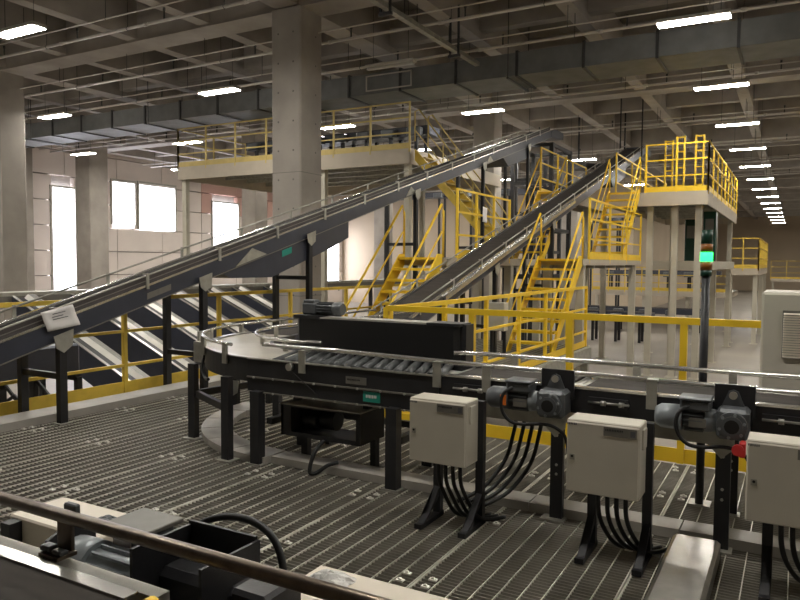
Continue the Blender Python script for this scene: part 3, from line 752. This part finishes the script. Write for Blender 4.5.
for y in (1.2, 9.4): part(hp, 'lower_beam', MB().box(1.0, 2.6, y-.03, y+.03, LZ-PZ-.25, LZ-PZ), 'post_beige')
for x in (1.0, 2.6): part(hp, 'lower_beam', MB().box(x-.03, x+.03, 1.2, 9.4, LZ-PZ-.25, LZ-PZ), 'post_beige')
for i, (x, y, h, wd) in enumerate([(-2.5, 23.2, 1.5, .35), (-3.3, 25.4, 1.4, .4)]):
    c = thing('drive_cabinet', ['dark green cabinet on lower deck of high platform near its open side', 'dark green cabinet on lower deck of high platform, set farther back'][i], 'cabinet', (x, y, LZ))
    part(c, 'body', MB().box(0, wd, 0, .5, 0, h, .01), 'dark_green'); part(c, 'door', MB().box(.02, wd-.02, -.012, 0, .05, h-.05), 'dark_green')
    part(c, 'door_window', MB().box(.06, wd-.06, -.016, -.012, h*.55, h*.85), 'plate')
# yellow gates standing on the high platform
for i, (x, y) in enumerate([(-3.45, 22.0), (-3.05, 21.4), (-2.55, 21.4)]):
    g = thing('safety_gate', ['narrow yellow safety gate beside the head of second incline', 'narrow yellow safety gate in middle of high platform', 'bright yellow ladder cage frame on the high platform'][i], 'gate', (x, y, PZ))
    for dx in (0, .2): part(g, 'post', MB().box(dx-.025, dx+.025, -.025, .025, 0, 1.65), 'yellow')
    for z in (.25, .75, 1.2, 1.6): part(g, 'rung', MB().box(0, .2, -.018, .018, z, z+.04), 'yellow')

# mezzanine (upper left)
MZ = 4.66
platform('pale high mezzanine with thin yellow railing behind the column', -17.5, -9.0, 16.5, 23.0, MZ,
         [(-17.38, 16.7, FL), (-11.9, 16.7, FL), (-9.15, 16.7, FL), (-17.38, 22.8, FL), (-11.9, 22.8, FL), (-9.15, 22.8, FL)],
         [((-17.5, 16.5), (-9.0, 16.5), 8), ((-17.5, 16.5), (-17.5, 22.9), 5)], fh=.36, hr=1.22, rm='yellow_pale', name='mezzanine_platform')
# mezzanine stair down to +x
t = thing('mezzanine_stair', 'dim yellow stair running down from the high mezzanine', 'stairs', (-8.95, 16.7, MZ))
RX, RZ = 2.5, MZ-LZ
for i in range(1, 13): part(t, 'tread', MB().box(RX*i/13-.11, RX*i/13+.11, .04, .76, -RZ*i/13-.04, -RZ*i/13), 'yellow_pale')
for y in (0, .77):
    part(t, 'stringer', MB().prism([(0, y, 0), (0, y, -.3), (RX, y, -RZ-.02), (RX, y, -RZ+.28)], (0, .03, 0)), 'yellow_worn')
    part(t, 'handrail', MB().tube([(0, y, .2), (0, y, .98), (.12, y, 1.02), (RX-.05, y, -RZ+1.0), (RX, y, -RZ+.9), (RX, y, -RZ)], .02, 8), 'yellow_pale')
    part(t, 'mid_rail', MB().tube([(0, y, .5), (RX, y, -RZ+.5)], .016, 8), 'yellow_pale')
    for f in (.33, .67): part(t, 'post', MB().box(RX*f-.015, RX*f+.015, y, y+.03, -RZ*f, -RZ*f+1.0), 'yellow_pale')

# ================================================================== CHUTES (left, below the railing)
def chute(y, label, grp, xa=0.0, xb=4.6):
    t = thing('slanted_chute', label, 'chute', (-12.0, y, 0), 0, grp)
    zt = lambda x: 1.0-.42*x
    def sl(x0, x1, y0, y1, lo, hi): return MB().prism([(x0, y0, zt(x0)+lo), (x1, y0, zt(x1)+lo), (x1, y0, zt(x1)+hi), (x0, y0, zt(x0)+hi)], (0, y1-y0, 0))
    w1 = part(t, 'side_wall', sl(xa, xb, 0, .05, -.5, .0), 'navy_glare'); part(w1, 'edge_strip', sl(xa, xb, -.004, .054, .0, .014), 'steel')
    part(t, 'slide_bed', sl(xa, xb, .05, .22, -.06, -.03), 'rubber')
    w2 = part(t, 'slide_sheet', MB().prism([(xa, .2, zt(xa)-.06), (xa, .3, zt(xa)+.03), (xa, .3, zt(xa)+.01), (xa, .2, zt(xa)-.09)], (xb-xa, 0, -.42*(xb-xa))), 'chute_white', 'white sloping slide strip')
    part(w2, 'sheet_edge', sl(xa, xb, .3, .42, .01, .03), 'plate')
    part(t, 'side_wall', sl(xa, xb, .4, .44, -.45, .01), 'navy_glare')
    for x in (.3, 2.2, 4.2):
        if xa < x < xb: part(t, 'support_leg', MB().box(x-.04, x+.04, .3, .38, FL, zt(x)-.12), 'black')
    return t
for y, lb in ((7.45, 'slanted dark chute with white strip, right next to the braced stands'), (8.6, 'slanted dark chute with white strip, second from the braced stands'), (9.75, 'slanted dark chute with white strip, third from the braced stands'),
              (10.9, 'slanted dark chute with white strip, just before the concrete column'), (13.0, 'slanted dark chute with white strip, just behind the concrete column'), (14.15, 'slanted dark chute with white strip, farthest from the braced stands')):
    chute(y, lb, 'slanted chutes behind the yellow railing')
chute(12.05, 'short slanted chute right beside the concrete column', 'slanted chutes behind the yellow railing', 2.85)
chute(12.05, 'short upper chute piece between sorter line and the concrete column', 'slanted chutes behind the yellow railing', 0, 1.9)
t = thing('sorter_line', 'long grey sorter line along the heads of slanted chutes', 'conveyor', (-12.6, 0, 0))
part(t, 'frame', MB().box(0, .55, 3.0, 22, .82, 1.0), 'plate'); part(t, 'deck', MB().box(.03, .52, 3.0, 22, 1.0, 1.06), 'galv')
for y in (4, 8, 12, 16, 20): part(t, 'leg', MB().box(.2, .3, y-.05, y+.05, FL, .82), 'black')
# trussed stands left of the chutes
def truss(label, y, x0=-11.8, n=4):
    t = thing('truss_stand', label, 'stand', (x0, y, FL))
    for i in range(n):
        x = i*1.0
        part(t, 'post', MB().box(x-.04, x+.04, -.04, .04, 0, 1.5), 'black')
        if i < n-1: parts(t, 'brace', MB().tube([(x, 0, .6), (x+.25, 0, .95), (x+.5, 0, 1.08), (x+.75, 0, .95), (x+1, 0, .6)], .03, 6).bar((x, 0, 1.4), (x+1, 0, .7), .03, .05), 'black')
    part(t, 'beam', MB().box(0, n-1.0, -.04, .04, 1.45, 1.55), 'black')
for i, y in enumerate((4.2, 5.3, 6.4)):
    truss(['black braced stand left of the slanted chutes, outermost', 'black braced stand left of the slanted chutes, middle one', 'black braced stand right next to first slanted chute'][i], y)
single('machine_cover', MB().box(-11.8, -8.6, 3.2, 6.3, .1, .5, .03), 'navy_glare', 'dark machine cover above the braced stands', 'machine cover')

# ================================================================== DUCT, PIPES, STRUTS
t = thing('air_duct', 'large flanged sheet metal air duct crossing below the ceiling', 'duct', (0, 15.8, 6.0))
xs_ = [-30.5]+[-27.5+1.55*i for i in range(25)]
for i in range(len(xs_)-1):
    s_ = part(t, 'duct_section', MB().box(xs_[i], xs_[i+1]-.01, 0, 1.3, 0, .52), 'duct')
    part(s_, 'flange', MB().box(xs_[i]-.03, xs_[i]+.03, -.035, 1.335, -.035, .555), 'duct_flange')
pf = MB(); a, b, c, d = -9.9, -8.55, .06, .46
pf.box(a, b, -.06, -.036, c, c+.03).box(a, b, -.06, -.036, d-.03, d).box(a, a+.03, -.06, -.036, c, d).box(b-.03, b, -.06, -.036, c, d)
part(t, 'access_frame', pf, 'pipe')
for x in (-24, -18, -12, -6, 0, 5): parts(t, 'hanger_rod', MB().cyl((x, -.06, -.04), (x, -.06, 2.0), .012, 6).cyl((x, 1.36, -.04), (x, 1.36, 2.0), .012, 6).box(x-.025, x+.025, -.08, 1.38, -.075, -.037), 'duct_flange')
def pipe_x(label, y, z, r, x0, x1, m='pipe', heads=0, group=None, step=2.75):
    t = thing('overhead_pipe', label, 'pipe', (0, y, z), 0, group)
    part(t, 'pipe_run', MB().cyl((x0, 0, 0), (x1, 0, 0), r, 10), m)
    x = x0+.9
    while x < x1:
        part(t, 'hanger', MB().cyl((x, 0, 0), (x, 0, 7.3-z), .008, 5).tube([(x, 0, -r*1.5), (x, r*1.4, 0), (x, 0, r*1.5), (x, -r*1.4, 0), (x, 0, -r*1.5)], .008, 5), 'duct_flange')
        if heads:
            part(t, 'sprinkler_head', MB().cyl((x+1.1, 0, 0), (x+1.1, 0, .22), .018, 6).cyl((x+1.1, 0, .2), (x+1.1, 0, .26), .03, 6), 'duct_flange')
            part(t, 'coupling', MB().cyl((x+.5, 0, 0), (x+.6, 0, 0), r*1.35, 10), m)
        x += step
    return t
PY = [(4.6, 'behind the camera'), (10.5, 'before the concrete column'), (13.3, 'just behind the concrete column'), (15.4, 'in front of the duct'), (20.6, 'beyond the duct'), (26.4, 'beyond second main beam'), (32.2, 'over high platform'), (38, 'beyond high platform'), (44, 'toward the far wall')]
for y, s_ in PY:
    pipe_x('pale sprinkler pipe slung under the ceiling, '+s_, y, 6.58, .032, -30, 12, heads=1)
    if y > 5: pipe_x('thin conduit slung under the ceiling, '+s_, y-.55, 6.62, .014, -30, 12, step=2.75)
t = thing('strut_channel', 'grey strut channel hung along the ceiling above the incline conveyors', 'strut', (-6.75, 0, 6.3))
part(t, 'channel', MB().box(-.06, .06, 6, 15.7, 0, .09), 'galv')
for y in (8, 11.4, 14.4): parts(t, 'hanger_rod', MB().box(-.12, -.08, y-.02, y+.02, -.1, 1.0).box(.08, .12, y-.02, y+.02, -.1, 1.0).box(-.14, .14, y-.03, y+.03, -.12, -.06), 'black')

# ================================================================== CEILING LIGHTS
lt = thing('batten_light', 'lit white batten light hanging below the ceiling', 'ceiling light', (0, 0, 0), 0, 'batten lights below the ceiling')
part(lt, 'housing', MB().box(-.62, .62, -.15, .15, .0, .07, .01), 'housing')
part(lt, 'diffuser', MB().box(-.6, .6, -.135, .135, -.014, .0), 'tube', 'glowing diffuser')
parts(lt, 'hanger_rod', MB().cyl((-.45, 0, .09), (-.45, 0, 2.0), .006, 5).cyl((.45, 0, .09), (.45, 0, 2.0), .006, 5), 'duct_flange')
LX = {-1.75: 'lit batten light in the long row leading over the high platform to the far wall',
      -8.03: 'lit batten light in the row above the incline conveyor heads',
      -13.1: 'lit batten light in the row between the two concrete columns',
      -19.8: 'lit batten light in the row past the left concrete column',
      -25.7: 'lit batten light in the row next to the left wall',
      4.5: 'lit batten light in the row above the louvred cabinet side of hall'}  # unseen row; its far lamps are added to brighten the end wall
first = True
for k in range(-1, 15):
    y = 8.4+5.36*k
    for x, lb in LX.items():
        if y > 44 and x < -8: continue
        if x == -8.03 and k == 1: continue          # this fitting is off
        if first: lt.location = (x, y, 6.0); lt['label'] = lb; lt['group'] = lb[4:40]; first = False
        else:
            o = dup(lt, (x, y, 6.0), lb); o['group'] = 'batten lights'+lb[16:].replace(' in the', ' of the')
lt['group'] = 'batten lights'+lt['label'][16:].replace(' in the', ' of the')
off = thing('unlit_batten_light', 'unlit batten light in front of duct, right of the concrete column', 'ceiling light', (-8.03, 13.8, 6.0))
part(off, 'housing', MB().box(-.62, .62, -.1, .1, .03, .09, .01), 'housing')
part(off, 'tube', MB().box(-.6, .6, -.05, .05, -.02, .03, .012), 'housing')
parts(off, 'hanger_rod', MB().cyl((-.45, 0, .09), (-.45, 0, 2.0), .006, 5).cyl((.45, 0, .09), (.45, 0, 2.0), .006, 5), 'duct_flange')

# ================================================================== BACKGROUND EQUIPMENT
def tower(label, x0, x1, y0, y1, z1, levels):
    t = thing('steel_tower', label, 'tower', (x0, y0, FL)); W, D, H_ = x1-x0, y1-y0, z1-FL
    for x in (0, W):
        for y in (0, D): part(t, 'post', MB().box(x-.06, x+.06, y-.06, y+.06, 0, H_), 'black')
    for z in levels:
        parts(t, 'cross_beam', MB().box(0, W, -.04, .04, z-FL, z-FL+.1).box(0, W, D-.04, D+.04, z-FL, z-FL+.1).box(-.04, .04, 0, D, z-FL, z-FL+.1).box(W-.04, W+.04, 0, D, z-FL, z-FL+.1), 'black')
    return t
tower('black steel tower carrying head of the long incline conveyor', -7.6, -6.4, 20.5, 22.4, 5.2, (1.2, 2.6, 4.0, 5.1))
tower('black steel tower set back behind the long incline conveyor', -9.0, -7.9, 24.6, 26.4, 5.3, (.6, 2.0, 3.4, 4.6))
t = thing('curve_conveyor', 'high black curved conveyor joining the two incline heads', 'conveyor', (-6.7, 27.4, 5.3))
part(t, 'frame', MB().ring((0, 0), .5, 1.15, -.2, PI+.2, 0, .22, 20), 'black'); part(t, 'belt', MB().ring((0, 0), .55, 1.1, -.2, PI+.2, .22, .24, 20), 'belt')
parts(t, 'support', MB().box(-.9, -.85, .3, .35, .2, 2.7).box(.85, .9, .3, .35, .2, 2.7), 'black')
def far_line(label, x0, x1, y, z, n, zb=FL, lm='black'):
    t = thing('far_conveyor', label, 'conveyor', (x0, y, zb)); L = x1-x0; h = z-zb
    part(t, 'frame', MB().box(0, L, 0, .7, h-.25, h), 'navy_glare'); part(t, 'belt', MB().box(.05, L-.05, .06, .64, h, h+.02), 'belt')
    for i in range(n):
        x = L*(i+.5)/n
        parts(t, 'leg', MB().box(x-.05, x+.05, .0, .08, 0, h-.25).box(x-.05, x+.05, .62, .7, 0, h-.25), lm)
        part(t, 'motor', MB().box(x-.2, x+.25, -.25, 0, h-.3, h-.05, .03), 'motor')
    return t
platform('long low far platform with thin pale railing', -9, -2.6, 36, 40, .35, [(-8.8, 36.2, FL), (-6.5, 36.2, FL), (-4.5, 36.2, FL), (-2.8, 36.2, FL)], [((-9, 36), (-2.6, 36), 9)], rm='yellow_worn', hr=1.15)
far_line('far dark conveyor standing on the low far platform', -9, -3.2, 37.5, 1.3, 6, .35)
far_line('dark conveyor standing on the high mezzanine behind its railing', -16.5, -9.5, 18.6, MZ+1.0, 8, MZ)
far_line('high dark conveyor on tall legs far behind the incline heads', -17.5, -9.2, 30.5, 5.0, 5)
far_line('second high dark conveyor on tall legs, before the partition wall', -16, -8, 40.5, 4.2, 5)
far_line('far dark conveyor on the floor below the low far platform', -9, -3.2, 34.0, -.4, 5)
far_line('far dark conveyor on the floor behind the beige posts', -8.6, -4.9, 29.0, -.3, 4)
platform('railed side platform behind the lit signal light', -2.4, -1.3, 31.0, 40, 1.5, [(-2.3, 31.2, FL), (-1.4, 31.2, FL), (-1.4, 36, FL), (-1.4, 39.8, FL)], [((-1.3, 31), (-1.3, 40), 9), ((-2.4, 31), (-1.3, 31), 3)], rm='yellow_worn', hr=1.2)
platform('far yellowish railed platform before the far wall', -2.0, 8, 72, 76, 0.4, [(-1.8, 72.2, FL), (2, 72.2, FL), (6, 72.2, FL)], [((-2, 72), (8, 72), 9)], rm='yellow_worn', hr=1.6)
t = thing('pallet_stack', 'small dark pallet stack on far hall floor', 'pallets', (-1.0, 48, FL))
for i in range(4): part(t, 'pallet', MB().box(0, 1.2, 0, 1, i*.16, i*.16+.12), 'motor')
# white junction box beside second incline stand
t = thing('junction_box', 'pale junction box on black legs left of the right-hand stair', 'junction box', (-4.72, 11.6, 0))
part(t, 'enclosure', MB().box(0, .3, 0, .2, .45, .95, .01), 'box_grey')
for x in (.03, .27): part(t, 'leg', MB().box(x-.025, x+.025, .08, .13, 0, .45), 'black')
sheet('small white notice taped on yellow rail of the landing', [(-5.44, 13.0, LZ+.72), (-5.44, 13.24, LZ+.7), (-5.44, 13.22, LZ+1.0), (-5.44, 13.0, LZ+1.02)], False)
